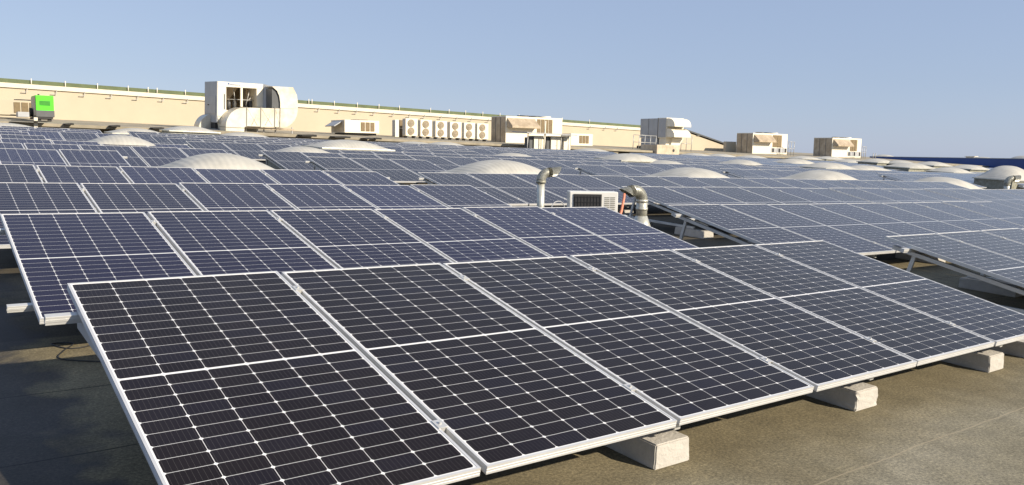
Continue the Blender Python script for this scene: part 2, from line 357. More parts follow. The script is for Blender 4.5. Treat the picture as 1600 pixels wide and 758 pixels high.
par = empty('parapet', (0, 0, 0), 'long dark blue clad parapet wall along the right edge of the roof', 'parapet')
obj('cladding', bm, 'blue', par)
bm = bmesh.new(); tq = [q0 + Vector((0, 0, .003)), q1 + Vector((0, 0, .003))]
v0 = [bm.verts.new(c) for c in (tq[0] - nrm * .05, tq[1] - nrm * .05, tq[1] + nrm * .4, tq[0] + nrm * .4)]
v1 = [bm.verts.new(v_.co + Vector((0, 0, 0.06))) for v_ in v0]
fs = [bm.faces.new(v0), bm.faces.new(v1[::-1])] + [bm.faces.new((v0[i], v1[i], v1[(i + 1) % 4], v0[(i + 1) % 4])) for i in range(4)]
bmesh.ops.recalc_face_normals(bm, faces=fs); obj('cap_flashing', bm, 'grey', par)

# ------------------------------------------------------------------ solar panels
def frame_mesh(simple=False):
    bm = bmesh.new(); wd = 0.011
    prof = [(0.0, TH), (wd, TH), (wd, TH - 0.0025), (0.004, TH - 0.0025)] 
    if simple: out = [(0, TH), (0, 0)]
    else: out = [(0, TH), (0, 0.0255), (0.0012, 0.0245), (0.0012, 0.0225), (0, 0.0215), (0, 0.0140), (0.0012, 0.0130), (0.0012, 0.0110), (0, 0.0100), (0, 0.0)]
    path = out[::-1] + [(wd, TH), (wd, TH - 0.004)]
    path = path + [(wd + (0.02 if not simple else 0.01), 0.0)] if simple else path + [(0.003, TH - 0.0045), (0.003, 0.0015), (0.026, 0.0015), (0.026, 0.0)]
    rings = []
    for (o_, z) in path:
        rings.append([bm.verts.new(c) for c in ((o_, o_, z), (W - o_, o_, z), (W - o_, L - o_, z), (o_, L - o_, z))])
    n = len(rings)
    for i in range(n):
        a, b = rings[i], rings[(i + 1) % n]
        for k in range(4): bm.faces.new((a[k], a[(k + 1) % 4], b[(k + 1) % 4], b[k]))
    bmesh.ops.recalc_face_normals(bm, faces=bm.faces)
    me = bpy.data.meshes.new('frame'); bm.to_mesh(me); bm.free(); me.materials.append(M['alu']); return me
def sheet_mesh():
    bm = bmesh.new(); box(bm, 0.0095, W - 0.0095, 0.0095, L - 0.0095, TH - 0.0065, TH - 0.0022)
    me = bpy.data.meshes.new('cell_sheet'); bm.to_mesh(me); bm.free(); me.materials.append(M['cells']); return me
def clamp_mesh():
    bm = bmesh.new(); box(bm, -0.022 - GAP / 2 + W + GAP, 0.022 - GAP / 2 + W + GAP, -0.03, 0.03, TH + 0.0003, TH + 0.004, 0.001)
    box(bm, W + 0.002, W + GAP - 0.002, -0.028, 0.028, -0.004, TH + 0.0002)
    t = bmesh.new(); bmesh.ops.create_cone(t, cap_ends=True, segments=8, radius1=0.0075, radius2=0.0065, depth=0.008)
    for v_ in t.verts: v_.co += Vector((W + GAP / 2, 0, TH + 0.008))
    merge(bm, t)
    me = bpy.data.meshes.new('clamp'); bm.to_mesh(me); bm.free(); me.materials.append(M['rail']); return me
FR, FRS, SH, CL = frame_mesh(), frame_mesh(True), sheet_mesh(), clamp_mesh()
NV = Vector((0, -math.sin(TILT), math.cos(TILT)))
def panel_matrix(X, Y, jit=True):
    j = random.uniform(-.004, .004) if jit else 0; j2 = random.uniform(-.0025, .0025) if jit else 0
    return Matrix.Translation(Vector((X + (random.uniform(-.002, .002) if jit else 0), Y + (random.uniform(-.003, .003) if jit else 0), H0)) - NV * TH) @ Matrix.Rotation(TILT + j, 4, 'X') @ Matrix.Rotation(j2, 4, 'Y')
SR = (0.155, 0.87)
count = 0; far = []
def make_panel(X, Y, label, near, lastin):
    global count
    o = bpy.data.objects.new('solar_panel', None); o.empty_display_size = 0.1
    o.matrix_basis = panel_matrix(X, Y); tag(o, label, 'solar panel', 'solar panels in tilted rows on the roof'); link(o)
    link(bpy.data.objects.new('frame', FR if near else FRS), o); cs = link(bpy.data.objects.new('cell_sheet', SH), o)
    bb = random.uniform(.45, 1.0) if (Y > 2 and X < 6.4) else random.uniform(.10, .40) if Y > 2 else random.uniform(0, .09)  # left rear rows get more of the painted sky blue
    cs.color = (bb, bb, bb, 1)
    if near and not lastin:
        for s in SR:
            c = link(bpy.data.objects.new('clamp', CL), o); c.location = (0, s * L, 0)
    count += 1
    return o
# row number -> (front edge Y, [(start X, panel count, where it stands)])
ROWS = [
 (0.00, [(0.0, 6, 'left of the gap'), (7.50, 11, 'right of the gap')]),
 (3.00, [(0.0, 6, 'left of the vent pipes'), (7.50, 9, 'right of the vent pipes')]),
 (5.95, [(-0.02, 6, 'left of the vent pipes'), (9.55, 20, 'right of the vent pipes')]),
 (8.82, [(-0.10, 6, 'left of the narrow aisle'), (7.12, 19, 'right of the narrow aisle'), (33.0, 7, 'far right past the open bay')]),
 (13.55, [(-0.20, 3, 'left of the nearest skylight'), (6.95, 3, 'between the first two skylights'), (15.04, 3, 'between second and third skylights'),
          (21.6, 4, 'between third and fourth skylights'), (31.6, 5, 'past the fourth skylight'), (41.5, 22, 'at the right edge')]),
 (16.07, [(-0.5, 6, 'behind the nearest skylight'), (6.79, 17, 'right of the narrow aisle'), (26.9, 34, 'in the right half')]),
 (18.30, [(-0.73, 6, 'left of the narrow aisle'), (8.9, 12, 'in the middle'), (24.5, 38, 'in the right half')]),
 (21.20, [(-0.47, 3, 'at the left edge'), (6.4, 4, 'right of the far skylight'), (13.7, 3, 'in the middle'), (19.3, 4, 'right of centre'), (26.5, 40, 'in the right half')]),
 (23.30, [(-0.60, 3, 'at the left edge'), (6.4, 11, 'in the middle'), (19.5, 52, 'in the right half')]),
 (25.40, [(-0.60, 6, 'at the left'), (6.4, 18, 'in the middle'), (27.0, 50, 'in the right half')]),
 (27.60, [(-1.2, 6, 'at the left'), (6.4, 22, 'in the middle'), (31.5, 50, 'in the right half')]),
 (29.70, [(1.4, 4, 'at the left'), (6.6, 24, 'in the middle'), (33.5, 52, 'in the right half')]),
]
allp = sorted(((X0 + k * SUB + .5 - CAM.x) ** 2 + (Y + 1 - CAM.y) ** 2, ri, Y, X0, n, where, k) for ri, (Y, segs) in enumerate(ROWS) for (X0, n, where) in segs for k in range(n))
for (_, ri, Y, X0, n, where, k) in allp:
            X = X0 + k * SUB
            if count < 296:
                lab = ('%s panel from left in %s solar row, %s' % (nth(k), nth(ri), where))
                if ri == 0 and k == 0 and X0 == 0: lab = 'nearest solar panel, black cells in silver frame, %s' % 'front row left end'
                make_panel(X, Y, lab, ri < 4 and X < 22, k == n - 1)
            else: far.append((X, Y))
if far:
    # the hindmost panels: one mass of frames and cell sheets
    bm = bmesh.new(); base = bpy.data.meshes.new('far')
    bf = bmesh.new(); bf.from_mesh(FRS); 
    vs, fcs, mi = [], [], []
    for (X, Y) in far:
        mt = panel_matrix(X, Y)
        for me, m_ in ((FRS, 0), (SH, 1)):
            o_ = len(vs); vs += [mt @ v_.co for v_ in me.vertices]; fcs += [[o_ + i for i in p_.vertices] for p_ in me.polygons]; mi += [m_] * len(me.polygons)
    base.from_pydata(vs, [], fcs); base.materials.append(M['alu'])
    fm = mat('distant_cells', (0.03, 0.03, 0.036), 0.12); fb = fm.node_tree.nodes['Principled BSDF']; fb.inputs['Sheen Weight'].default_value = 0.55; fb.inputs['Sheen Roughness'].default_value = 0.22; base.materials.append(fm)
    for p_, i in zip(base.polygons, mi): p_.material_index = i
    bf.free(); bm.free()
    o = link(bpy.data.objects.new('far_solar_panels', base)); tag(o, 'hindmost solar panel rows merging into a thin grey blue band', 'solar panels', None, 'stuff')

# ---- racks: rails, beams, struts; concrete blocks
def rack(X0, n, Y, where, sup, row):
    x1 = X0 + n * SUB - GAP
    r = empty('mounting_rack', (X0, Y, 0), 'aluminium mounting rack under the %s solar row, %s' % (nth(row), where), 'mounting rack', 'racks under the solar rows')
    ct, st = math.cos(TILT), math.sin(TILT)
    def fr(s, d):   # point under the panel plane at distance s*L up the slope and depth d below the top
        return (s * L * ct + d * st, H0 + s * L * st - d * ct)
    for s in SR:
        y, z = fr(s, TH + 0.002 + 0.021)
        t = bmesh.new(); box(t, -0.13, x1 - X0 + 0.13, -0.02, 0.02, -0.0205, 0.0205, 0.002)
        box(t, -0.132, x1 - X0 + 0.132, -0.0225, -0.0202, -0.006, 0.006)
        bmesh.ops.rotate(t, verts=t.verts, cent=(0, 0, 0), matrix=Matrix.Rotation(TILT, 3, 'X'))
        for v_ in t.verts: v_.co += Vector((0, y, z))
        obj('rail', t, 'rail', r)
    for sx in sup:
        x = sx - X0
        y0, z0 = fr(0.04, 0.10); y1, z1 = fr(0.97, 0.10)
        dvec = Vector((0, y1 - y0, z1 - z0)); ln = dvec.length
        t = bmesh.new(); box(t, x - 0.02, x + 0.02, 0, ln, -0.02, 0.02, 0.002)
        bmesh.ops.rotate(t, verts=t.verts, cent=(0, 0, 0), matrix=Matrix.Rotation(math.atan2(z1 - z0, y1 - y0), 3, 'X'))
        for v_ in t.verts: v_.co += Vector((0, y0, z0))
        obj('sloped_beam', t, 'rail', r)
        t = bmesh.new(); box(t, x - 0.022, x + 0.022, 0.38, 2.0, 0.1235, 0.160, 0.002); obj('base_beam', t, 'rail', r)
        yy, zz = fr(0.86, 0.12)
        t = bmesh.new(); box(t, x + 0.024, x + 0.052, -0.02, 0.02, 0, 1, 0)
        for v_ in t.verts:
            f_ = v_.co.z; v_.co.z = 0.13 + f_ * (zz + 0.03 - 0.13); v_.co.y += (yy + 0.10) * (1 - f_) + yy * f_
        obj('strut', t, 'rail', r)
    return r
def block_mesh(ln):
    t = bmesh.new(); bmesh.ops.create_cube(t, size=1.0)
    for v_ in t.verts:
        v_.co = Vector((v_.co.x * 0.243, (v_.co.y + .5) * ln, (v_.co.z + .5) * 0.1205))
        if v_.co.z > 0.05: v_.co.x *= 0.95; v_.co.y = v_.co.y + (0.008 if v_.co.y < .1 else -0.008)
    bmesh.ops.subdivide_edges(t, edges=t.edges, cuts=5, use_grid_fill=True)
    for v_ in t.verts:
        if v_.co.z > 0.01:
            s = 0.0012; v_.co += Vector((random.uniform(-s, s), random.uniform(-s, s), -random.uniform(0, s)))
    bmesh.ops.bevel(t, geom=[e for e in t.edges if e.calc_face_angle(0) > 1.0], offset=0.006, segments=2, affect='EDGES')
    me = bpy.data.meshes.new('concrete_block'); t.to_mesh(me); t.free(); me.materials.append(M['concrete']); return me
BMS = [block_mesh(0.62) for _ in range(3)]
def block(x, y, label, i=0):
    o = bpy.data.objects.new('concrete_block', BMS[i % 3]); o.location = (x, y, 0.0)
    tag(o, label, 'concrete block', 'concrete ballast blocks under the racks'); link(o)
names = ['under the left end of the front solar row', 'jutting out below the seam between second and third front panels',
         'with chipped top corner jutting out below the fourth front panel', 'jutting out below the fifth front panel', 'below the right end of the front solar row']
for i, (x, nm) in enumerate(zip((0.42, 2.232, 3.928, 5.668, 6.42), names)):
    block(x, 0.112, 'pale concrete ballast block ' + nm, i)
    if x != 6.42: block(x, 1.42, 'pale rear ballast block behind the one ' + nm.replace('jutting out ', '').replace('with chipped top corner ', ''), i + 1)
rk0 = rack(0, 6, 0, 'left of the gap', (0.40, 2.232, 3.928, 5.668, 6.30), 0)
ct_, st_ = math.cos(TILT), math.sin(TILT)
ya, za, yb_, zb0_ = .95 * L * ct_, H0 + .95 * L * st_ - .04, .60 * L * ct_, H0 + .60 * L * st_ - .04
obj('end_bracket', prismx(bmesh.new(), [(ya, za), (yb_, zb0_), (yb_ + .02, zb0_ - .02), (ya - .02, za - .13)], 0.022, 0.026), 'rail', rk0)
rack(7.5, 11, 0, 'right of the gap', (7.60, 9.4, 11.1, 12.9, 14.7, 16.5, 18.3), 0)
for i, x in enumerate((7.62, 9.4, 11.1, 12.9)):
    block(x, 0.112, 'concrete block, %s from left under the front row right of the gap' % nth(i), i)
    block(x, 1.42, 'rear concrete block, %s from left under the front row right of the gap' % nth(i), i + 1)
for ri, (Y, segs) in enumerate(ROWS[:8]):
    if ri == 0: continue
    for (X0, n, where) in segs:
        x1 = X0 + n * SUB
        sup = [X0 + (0.55 if X0 < 5 else 0.06) + k * 1.76 for k in range(int((x1 - X0) / 1.76) + 1)]
        if X0 > 20: sup = sup[:3]
        rack(X0, n, Y, where, sup, ri)
        if ri < 5 and X0 < 12:
            for k, x in enumerate(sup[:4]):
                block(x + .05, Y + 0.112, 'concrete block, %s from left under %s solar row front, %s' % (nth(k), nth(ri), where), k)
                block(x + .05, Y + 1.42, 'concrete block, %s from left under %s solar row rear, %s' % (nth(k), nth(ri), where), k + 1)

# ------------------------------------------------------------------ skylight domes
def dome(x, y, wx, wy, h, zb, label, name='skylight_dome'):
    wx *= 0.80
    r = empty(name, (x, y, 0), label, 'skylight', 'pillow shaped roof skylights')
    bm = bmesh.new(); nx, ny = 40, 20; g = []
    for j in range(ny + 1):
        row = []
        for i in range(nx + 1):
            a = -1 + 2 * i / nx; b = -1 + 2 * j / ny
            z = h * (1 - abs(a) ** 2.0) * (1 - abs(b) ** 2.6) ** 0.8
            row.append(bm.verts.new((a * wx / 2, b * wy / 2, zb + z)))
        g.append(row)
    for j in range(ny):
        for i in range(nx): bm.faces.new((g[j][i], g[j][i + 1], g[j + 1][i + 1], g[j + 1][i])).smooth = True
    obj('dome', bm, 'dome', r)
    bm = box(bmesh.new(), -wx / 2 - .03, wx / 2 + .03, -wy / 2 - .03, wy / 2 + .03, zb - .05, zb - .002, .005); obj('rim', bm, 'galv', r)
    bm = box(bmesh.new(), -wx / 2 + .05, wx / 2 - .05, -wy / 2 + .05, wy / 2 - .05, 0.0, zb - .052); obj('kerb', bm, 'oldgalv', r)
def dome_px(u, top, wx, Y, wy, zb, label):
    p_ = at(u, top, Y); dome(p_.x, Y, wx, wy, p_.z - zb, zb, label)
for u, top, wx, lab in ((347, 239.5, 2.35, 'nearest whitish skylight dome, left of the aisle behind the fourth panel row'),
                        (785, 250, 2.95, 'ribbed skylight dome behind the upright vent pipe'),
                        (1083, 262, 2.75, 'skylight dome behind the fourth panel row, right of the hooked pipe'),
                        (1288, 266, 3.3, 'skylight dome in line with the tall right hand rooftop units')):
    dome_px(u, top, wx, 12.3, 1.6, 0.53, lab)
dome(30.3, 12.3, 3.6, 1.9, 0.36, 0.38, 'long pale skylight dome seen whole in the open bay at right')
p_ = at(1568, 258.5, 15.0); dome(p_.x + .6, 15.0, 3.9, 1.8, p_.z - .58, 0.58, 'large pale skylight dome cut by the right edge of the photo')
for u, top, wx, Y, lab in ((190, 211, 2.0, 20.8, 'low skylight dome at left below the cream wall'),
                           (475, 229, 2.2, 19.6, 'low skylight dome in front of a larger one near the middle left'),
                           (545, 218.5, 3.0, 21.4, 'broad grey skylight dome below the hooded cream rooftop unit'),
                           (803, 239, 2.4, 20.9, 'small skylight dome directly behind the ribbed one'),
                           (985, 240, 3.0, 20.9, 'skylight dome with shaded left side in front of the tall hooded air handler'),
                           (1040, 250.5, 2.6, 20.0, 'low flat skylight dome right of the tall air handler base'),
                           (1160, 249.5, 2.6, 20.9, 'small skylight dome below the first tan rooftop unit'),
                           (1296, 254, 3.6, 19.6, 'skylight dome below the second tan rooftop unit'),
                           (1243, 248, 3.4, 25, 'faint far skylight dome between the two tan rooftop units'),
                           (1352, 258.5, 4.6, 19.8, 'flat pale skylight dome at the left end of the blue parapet'),
                           (1372, 248, 3.4, 28, 'rounded skylight dome against the left tip of the blue parapet'),
                           (1408, 250.5, 3.0, 27, 'whitish skylight dome low against the blue parapet, second from its left'),
                           (1424, 254.5, 4.0, 20.6, 'skylight dome with dark left side before the blue parapet'),
                           (1459, 252.5, 3.6, 25, 'skylight dome with a dark gap at its right before the blue parapet'),
                           (1486, 261.5, 3.2, 19.0, 'flat pale skylight dome before the middle of the blue parapet'),
                           (1516, 257.5, 3.8, 21.5, 'wide low skylight dome before the middle of the blue parapet')):
    p_ = at(u, top, Y); zb = p_.z - 0.24; dome(p_.x, Y, wx, 1.5, p_.z - zb, zb, lab)
for u, top, wx, Y, lab in ((8, 192, 3.0, 33.5, 'low far skylight dome at the left edge of the photo'),
                           (102, 200.5, 2.4, 32.2, 'flat far skylight dome right of the green generator post'),
                           (214, 200.5, 2.6, 33.5, 'far skylight dome left of the one beside the ducted air handler'),
                           (297, 197, 2.5, 33.5, 'far skylight dome beside the big ducted air handler'),
                           (382, 207, 2.8, 33.0, 'low far skylight dome below the big duct'),
                           (650, 221.5, 3.0, 33.0, 'far skylight dome below the row of twin fan units'),
                           (697, 222, 2.8, 34.5, 'far skylight dome below the middle twin fan units'),
                           (757, 228, 2.8, 32.5, 'low far skylight dome left of the big tan unit'),
                           (925, 232, 3.2, 33.0, 'far skylight dome right of the sheltered white units'),
                           (1088, 239.5, 3.4, 34.5, 'far skylight dome right of the tall air handler'),
                           (1128, 240.5, 3.2, 35.0, 'far skylight dome left of the first tan rooftop unit'),
                           (1176, 243, 3.6, 34.5, 'far skylight dome under the first tan rooftop unit'),
                           (1258, 244, 3.6, 35.5, 'far skylight dome between the tan rooftop units'),
                           (1297, 244.5, 4.2, 35.5, 'far skylight dome at the foot of the second tan rooftop unit'),
                           (1330, 249, 4.2, 31.5, 'far skylight dome right of the second tan rooftop unit')):
    p_ = at(u, top, Y); zb = p_.z - 0.20; dome(p_.x, Y, wx, 1.5, p_.z - zb, zb, lab)

# ------------------------------------------------------------------ vent pipes and the small unit in the near gap
def arc(c, r, a0, a1, n, ax1, ax2): return [Vector(c) + Vector(ax1) * (r * math.cos(a0 + (a1 - a0) * i / n)) + Vector(ax2) * (r * math.sin(a0 + (a1 - a0) * i / n)) for i in range(n + 1)]
def hooked_pipe(name, base, top, rad, reach, dirx, diry, drop, label, cone=False, shroud='galv', mitre=0.5):
    r = empty(name, base, label, 'vent pipe', None, True)
    hx = Vector((dirx, diry, 0)).normalized(); rb = rad * 1.75
    h = top - rad - rb
    pts = [Vector((0, 0, 0)), Vector((0, 0, h))]
    bm = tube(bmesh.new(), pts, rad * (1.0 if cone else .84), 20, True); obj('riser', bm, 'galv' if not cone else 'galv', r)
    el = arc((hx.x * rb, hx.y * rb, h), rb, PI, PI / 2 - drop, 12, hx, (0, 0, 1))
    bm = tube(bmesh.new(), el, rad * 1.02, 20, False)
    d = (el[-1] - el[-2]).normalized(); end = el[-1]
    # mouth with slanted cut
    s = d.cross(Vector((0, 0, 1))).normalized(); t = s.cross(d).normalized(); seg = 20; A, B = [], []
    for k in range(seg):
        o_ = s * math.cos(2 * PI * k / seg) * rad * 1.02 + t * math.sin(2 * PI * k / seg) * rad * 1.02
        A.append(bm.verts.new(end + o_)); B.append(bm.verts.new(end + o_ + d * (reach + mitre * (math.sin(2 * PI * k / seg)) * rad * 1.6)))
    for k in range(seg): bm.faces.new((A[k], A[(k + 1) % seg], B[(k + 1) % seg], B[k])).smooth = True
    bmesh.ops.solidify(bm, geom=list(bm.faces), thickness=0.004)
    obj('elbow', bm, shroud, r)
    bm = bmesh.new(); c = [bm.verts.new(v_) for v_ in [end + s * math.cos(2 * PI * k / seg) * rad * .97 + t * math.sin(2 * PI * k / seg) * rad * .97 + d * 0.01 for k in range(seg)]]
    bm.faces.new(c); obj('dark_throat', bm, 'dark', r)
    for zz in ([0.10, h - 0.02] if not cone else [h - 0.01, h * 0.45]):
        bm = tube(bmesh.new(), [(0, 0, zz - 0.022), (0, 0, zz + 0.022)], rad * 1.10, 20, True); obj('collar', bm, 'oldgalv' if not cone else 'galv', r)
    bm = tube(bmesh.new(), [end - d * 0.004, end + d * 0.05], rad * 1.09, 20, False)
    bmesh.ops.solidify(bm, geom=list(bm.faces), thickness=0.004); obj('band', bm, 'oldgalv' if not cone else 'galv', r)
    if cone:
        bm = tube(bmesh.new(), [(0, 0, -0.45), (0, 0, -0.17), (0, 0, 0.0)], 0.1, 24, True, [rad * 1.9, rad * 1.75, rad * 1.04]); obj('flashing_cone', bm, 'galv', r)
    return r
p1 = at(846, 330, 7.0)
hooked_pipe('vent_pipe', (p1.x, 7.0, 0.0), at(850, 265, 7.0).z + .02, 0.066, 0.17, 0.93, -0.22, -0.06, 'weathered upright vent pipe with bent mouth pointing right', False, 'galv', 0.5)
p2 = at(1002, 340, 6.75)
hooked_pipe('vent_pipe', (p2.x, 6.75, 0.30), at(998, 291, 6.75).z + .02 - 0.30, 0.088, 0.12, -0.97, 0.12, 0.30, 'hooked galvanised vent pipe with dark mouth pointing left above a conical flashing', True, 'galv', 0.75)
# coral pipe from the mouth
a = at(975, 309, 6.7); b = at(966, 348, 6.6)
bm = tube(bmesh.new(), [a + Vector((0.02, 0.02, .06)), a, a.lerp(b, .5) + Vector((.01, 0, 0)), b, (b.x - .05, b.y, 0.02)], 0.020, 10); obj_ = obj('hose', bm, 'copper'); tag(obj_, 'coral red insulated hose hanging out of the hooked vent pipe', 'hose')
# loose grey cable loop by the pipe
c0 = at(872, 321, 6.6); bm = tube(bmesh.new(), [c0 + Vector((0.12 * math.cos(k / 12 * PI), 0, 0.10 * math.sin(k / 12 * PI) - .04)) for k in range(13)], 0.007, 8)
tag(obj('cable', bm, 'grey'), 'small grey cable loop on the roof right of the upright vent pipe', 'cable')
pts = [Vector(q + (0.006,)) for q in ((0.35, 2.9), (0.12, 3.08), (0.16, 3.26), (0.24, 3.42), (0.12, 3.46), (0.2, 3.3), (0.34, 3.34), (0.4, 3.5), (0.55, 3.3), (0.7, 3.6))]  # curled strand drawn in place of a cable's shadow on the roof
cv = []
for i in range(len(pts) - 1):
    q0_, q1_, q2_, q3_ = pts[max(i - 1, 0)], pts[i], pts[i + 1], pts[min(i + 2, len(pts) - 1)]
    for k in range(6):
        t_ = k / 6; cv.append(0.5 * ((2 * q1_) + (-q0_ + q2_) * t_ + (2 * q0_ - 5 * q1_ + 4 * q2_ - q3_) * t_ ** 2 + (-q0_ + 3 * q1_ - 3 * q2_ + q3_) * t_ ** 3))
tag(obj('cable', tube(bmesh.new(), cv, 0.004, 6), 'dark'), 'black strand laid as a cable shadow behind the left end of the front solar row', 'cable')
# outdoor AC unit
a0, a1 = at(893, 300, 6.75), at(951, 300, 6.75)
zt_ = at(922, 299.5, 6.75).z; x0 = a0.x; wU = 0.72; a1 = Vector((x0 + 0.55, 0, 0))
u = empty('air_conditioner', (x0, 6.75, 0.10), 'low white outdoor air conditioner with black front grille between the vent pipes', 'air conditioner', None, True, math.radians(-33))
H = zt_ - 0.10; D = 0.30
bm = box(bmesh.new(), 0, wU, 0, D, 0, H, 0.012); obj('casing', bm, 'acwhite', u)
gx0, gx1 = 0.055, a1.x - x0 - 0.075
bm = box(bmesh.new(), gx0, gx1, -0.012, -0.002, 0.08, H - 0.035, 0.003); obj('grille', bm, 'dark', u)
bm = bmesh.new()
for k in range(9): xx = gx0 + (gx1 - gx0) * (k + .5) / 9; box(bm, xx - 0.004, xx + 0.004, -0.018, -0.0125, 0.11, H - 0.065)
for k in range(6): zz = 0.12 + (H - 0.2) * k / 5; box(bm, gx0 + .01, gx1 - .01, -0.0225, -0.0185, zz, zz + 0.004)
obj('grille_bars', bm, 'dark', u)
bm = bmesh.new()
for k in range(16):
    zz = H - 0.09 - k * 0.029
    if zz > 0.03:
        box(bm, gx1 + .045, gx1 + .115, -0.006, -0.0015, zz, zz + 0.013); box(bm, gx1 + .13, gx1 + .20, -0.006, -0.0015, zz, zz + 0.013)
obj('side_vent', bm, 'louvre', u)
for xx in (0.1, wU - 0.15): obj('foot', box(bmesh.new(), xx, xx + .06, -.02, D + .02, -0.10, -0.002, .004), 'darkgrey', u)
# far small pipe on the right
pf = at(1574, 290, 13.0)
hooked_pipe('vent_pipe', (pf.x, 13.0, 0.0), at(1574, 274.5, 13.0).z, 0.13, 0.30, 0.86, -0.5, 0.0, 'short white vent pipe with bent mouth near the right edge of the photo', False, 'galv', 0.3)

# ------------------------------------------------------------------ rooftop units behind
def unit(name, u0, u1, vt, vb, Y, D, label, cat, group=None, body='white', side=None, base=None, part='casing'):
    """box unit: front face spans photo columns u0..u1 at depth Y; returns root, width, height"""
    p0, p1_ = at(u0, vb, Y), at(u1, vb, Y); um = (u0 + u1) / 2
    zb = base if base is not None else at(um, vb, Y).z
    H = at(um, vt, Y).z - zb; Wd = p1_.x - p0.x
    r = empty(name, (p0.x, Y, zb), label, cat, group, True)
    obj(part, box(bmesh.new(), 0, Wd, 0, D, 0, H, 0.015), body, r)
    if side: obj('side_panel', box(bmesh.new(), -0.02, -0.0025, 0.05, D - .05, 0.06, H - 0.06, 0.004), side, r)  # darker colour on the left side paints its shade in
    return r, Wd, H
def coil(r, x0, x1, z0, z1, n, y=-0.03):
    for k in range(n):
        w_ = (x1 - x0) / n
        obj('coil_panel', box(bmesh.new(), x0 + k * w_ + .03, x0 + (k + 1) * w_ - .03, y, -0.003, z0, z1, .003), 'coil', r)
def hood_y(r, x0, x1, z0, z1, out, m='hood'):
    """rain hood on the front face"""
    bm = bmesh.new(); t = 0.03
    prismx(bm, [(-0.004, z1), (-out, z0 + (z1 - z0) * .18), (-out, z0), (-out + t, z0), (-out + t, z0 + (z1 - z0) * .18 - .01), (-0.004, z1 - t)], x0, x1)
    prismx(bm, [(-0.004, z1 - t), (-out + t, z0 + (z1 - z0) * .16), (-out + t, z0), (-0.004, z0)], x0, x0 + .02); prismx(bm, [(-0.004, z1 - t), (-out + t, z0 + (z1 - z0) * .16), (-out + t, z0), (-0.004, z0)], x1 - .02, x1)
    obj('rain_hood', bm, m, r)

# green generator on its post, with neighbours
g, Wg, Hg = unit('generator', 57, 85, 149.5, 183, 41.5, 1.5, 'bright green generator box with dark louvres on a dark base by the cream wall', 'generator', None, 'green', 'tan')
obj('lower_casing', box(bmesh.new(), -0.012, Wg + .012, -0.012, 1.512, -0.002, Hg * .30, .01), 'darkgrey', g)
for k in range(4): zz = Hg * (.52 + .055 * k + .02); obj('louvre', box(bmesh.new(), Wg * .2, Wg * .8, -0.02, -0.002, zz, zz + .032), 'greendark', g)
obj('skid', box(bmesh.new(), -.1, Wg - .05, .02, 1.4, -0.09, -0.004), 'dark', g)
obj('leg', box(bmesh.new(), .05, .2, .1, .3, -0.20, -0.092), 'dark', g); obj('leg', box(bmesh.new(), Wg - .25, Wg - .1, .1, .3, -0.20, -0.092), 'dark', g)
obj('exhaust', tube(bmesh.new(), [(Wg * .25, .5, Hg + .001), (Wg * .25, .5, Hg + .08)], .04, 8), 'dark', g)
bm = bmesh.new(); t = bmesh.new(); bmesh.ops.create_cone(t, cap_ends=True, segments=20, radius1=.22, radius2=.2, depth=.12)
bmesh.ops.rotate(t, verts=t.verts, cent=(0, 0, 0), matrix=Matrix.Rotation(PI / 2, 3, 'Y'))
for v_ in t.verts: v_.co += Vector((-0.10, .95, Hg * .22))
merge(bm, t); obj('hose_reel', bm, 'dark', g)
pp = at(55.8, 194, 38.0); bm = box(bmesh.new(), pp.x - .07, pp.x + .07, 37.93, 38.07, 0.003, at(56, 183.6, 38).z, .005)
tag(obj('post', bm, 'white'), 'short white post below the green generator', 'post')
r, Wd, H = unit('rooftop_unit', -30, 52, 156.5, 180, 44.5, 1.6, 'cream rooftop unit with brown coil panels left of the green generator', 'rooftop unit', None, 'cream')
xs = [at(q, 170, 44.5).x - at(-30, 180, 44.5).x for q in (21, 33, 45.5, 57)]
for a_, b_ in zip(xs, xs[1:]): coil(r, a_, b_, H * .16, H * .86, 1)
obj('fan_cowl', tube(bmesh.new(), [(xs[0] + .5, .8, H + .001), (xs[0] + .5, .8, H + .07)], .38, 16), 'dark', r)
obj('fan_cowl', tube(bmesh.new(), [(xs[2] + .2, .8, H + .001), (xs[2] + .2, .8, H + .07)], .38, 16), 'dark', r)
r, Wd, H = unit('junction_cabinet', 28, 46, 175, 183, 41.0, .6, 'small light grey cabinet below the brown coil panels at left', 'cabinet', None, 'grey')

# big air handler with ducts
YA = 40.6
r0 = at(340, 208, YA)
ah = empty('air_handler', (r0.x, YA, 0.70), 'large white air handler with open front and wrapped silver ducting', 'air handler')
def la(u, v_, Y=YA):
    p_ = at(u, v_, Y); return p_.x - r0.x, p_.z - 0.70
def apoly(pts, Y, depth, name, m, y0=None):
    bm = bmesh.new(); prism(bm, [la(a_, b_, Y) for a_, b_ in pts], Y - YA, Y - YA + depth); return obj(name, bm, m, ah)
DA = 2.05
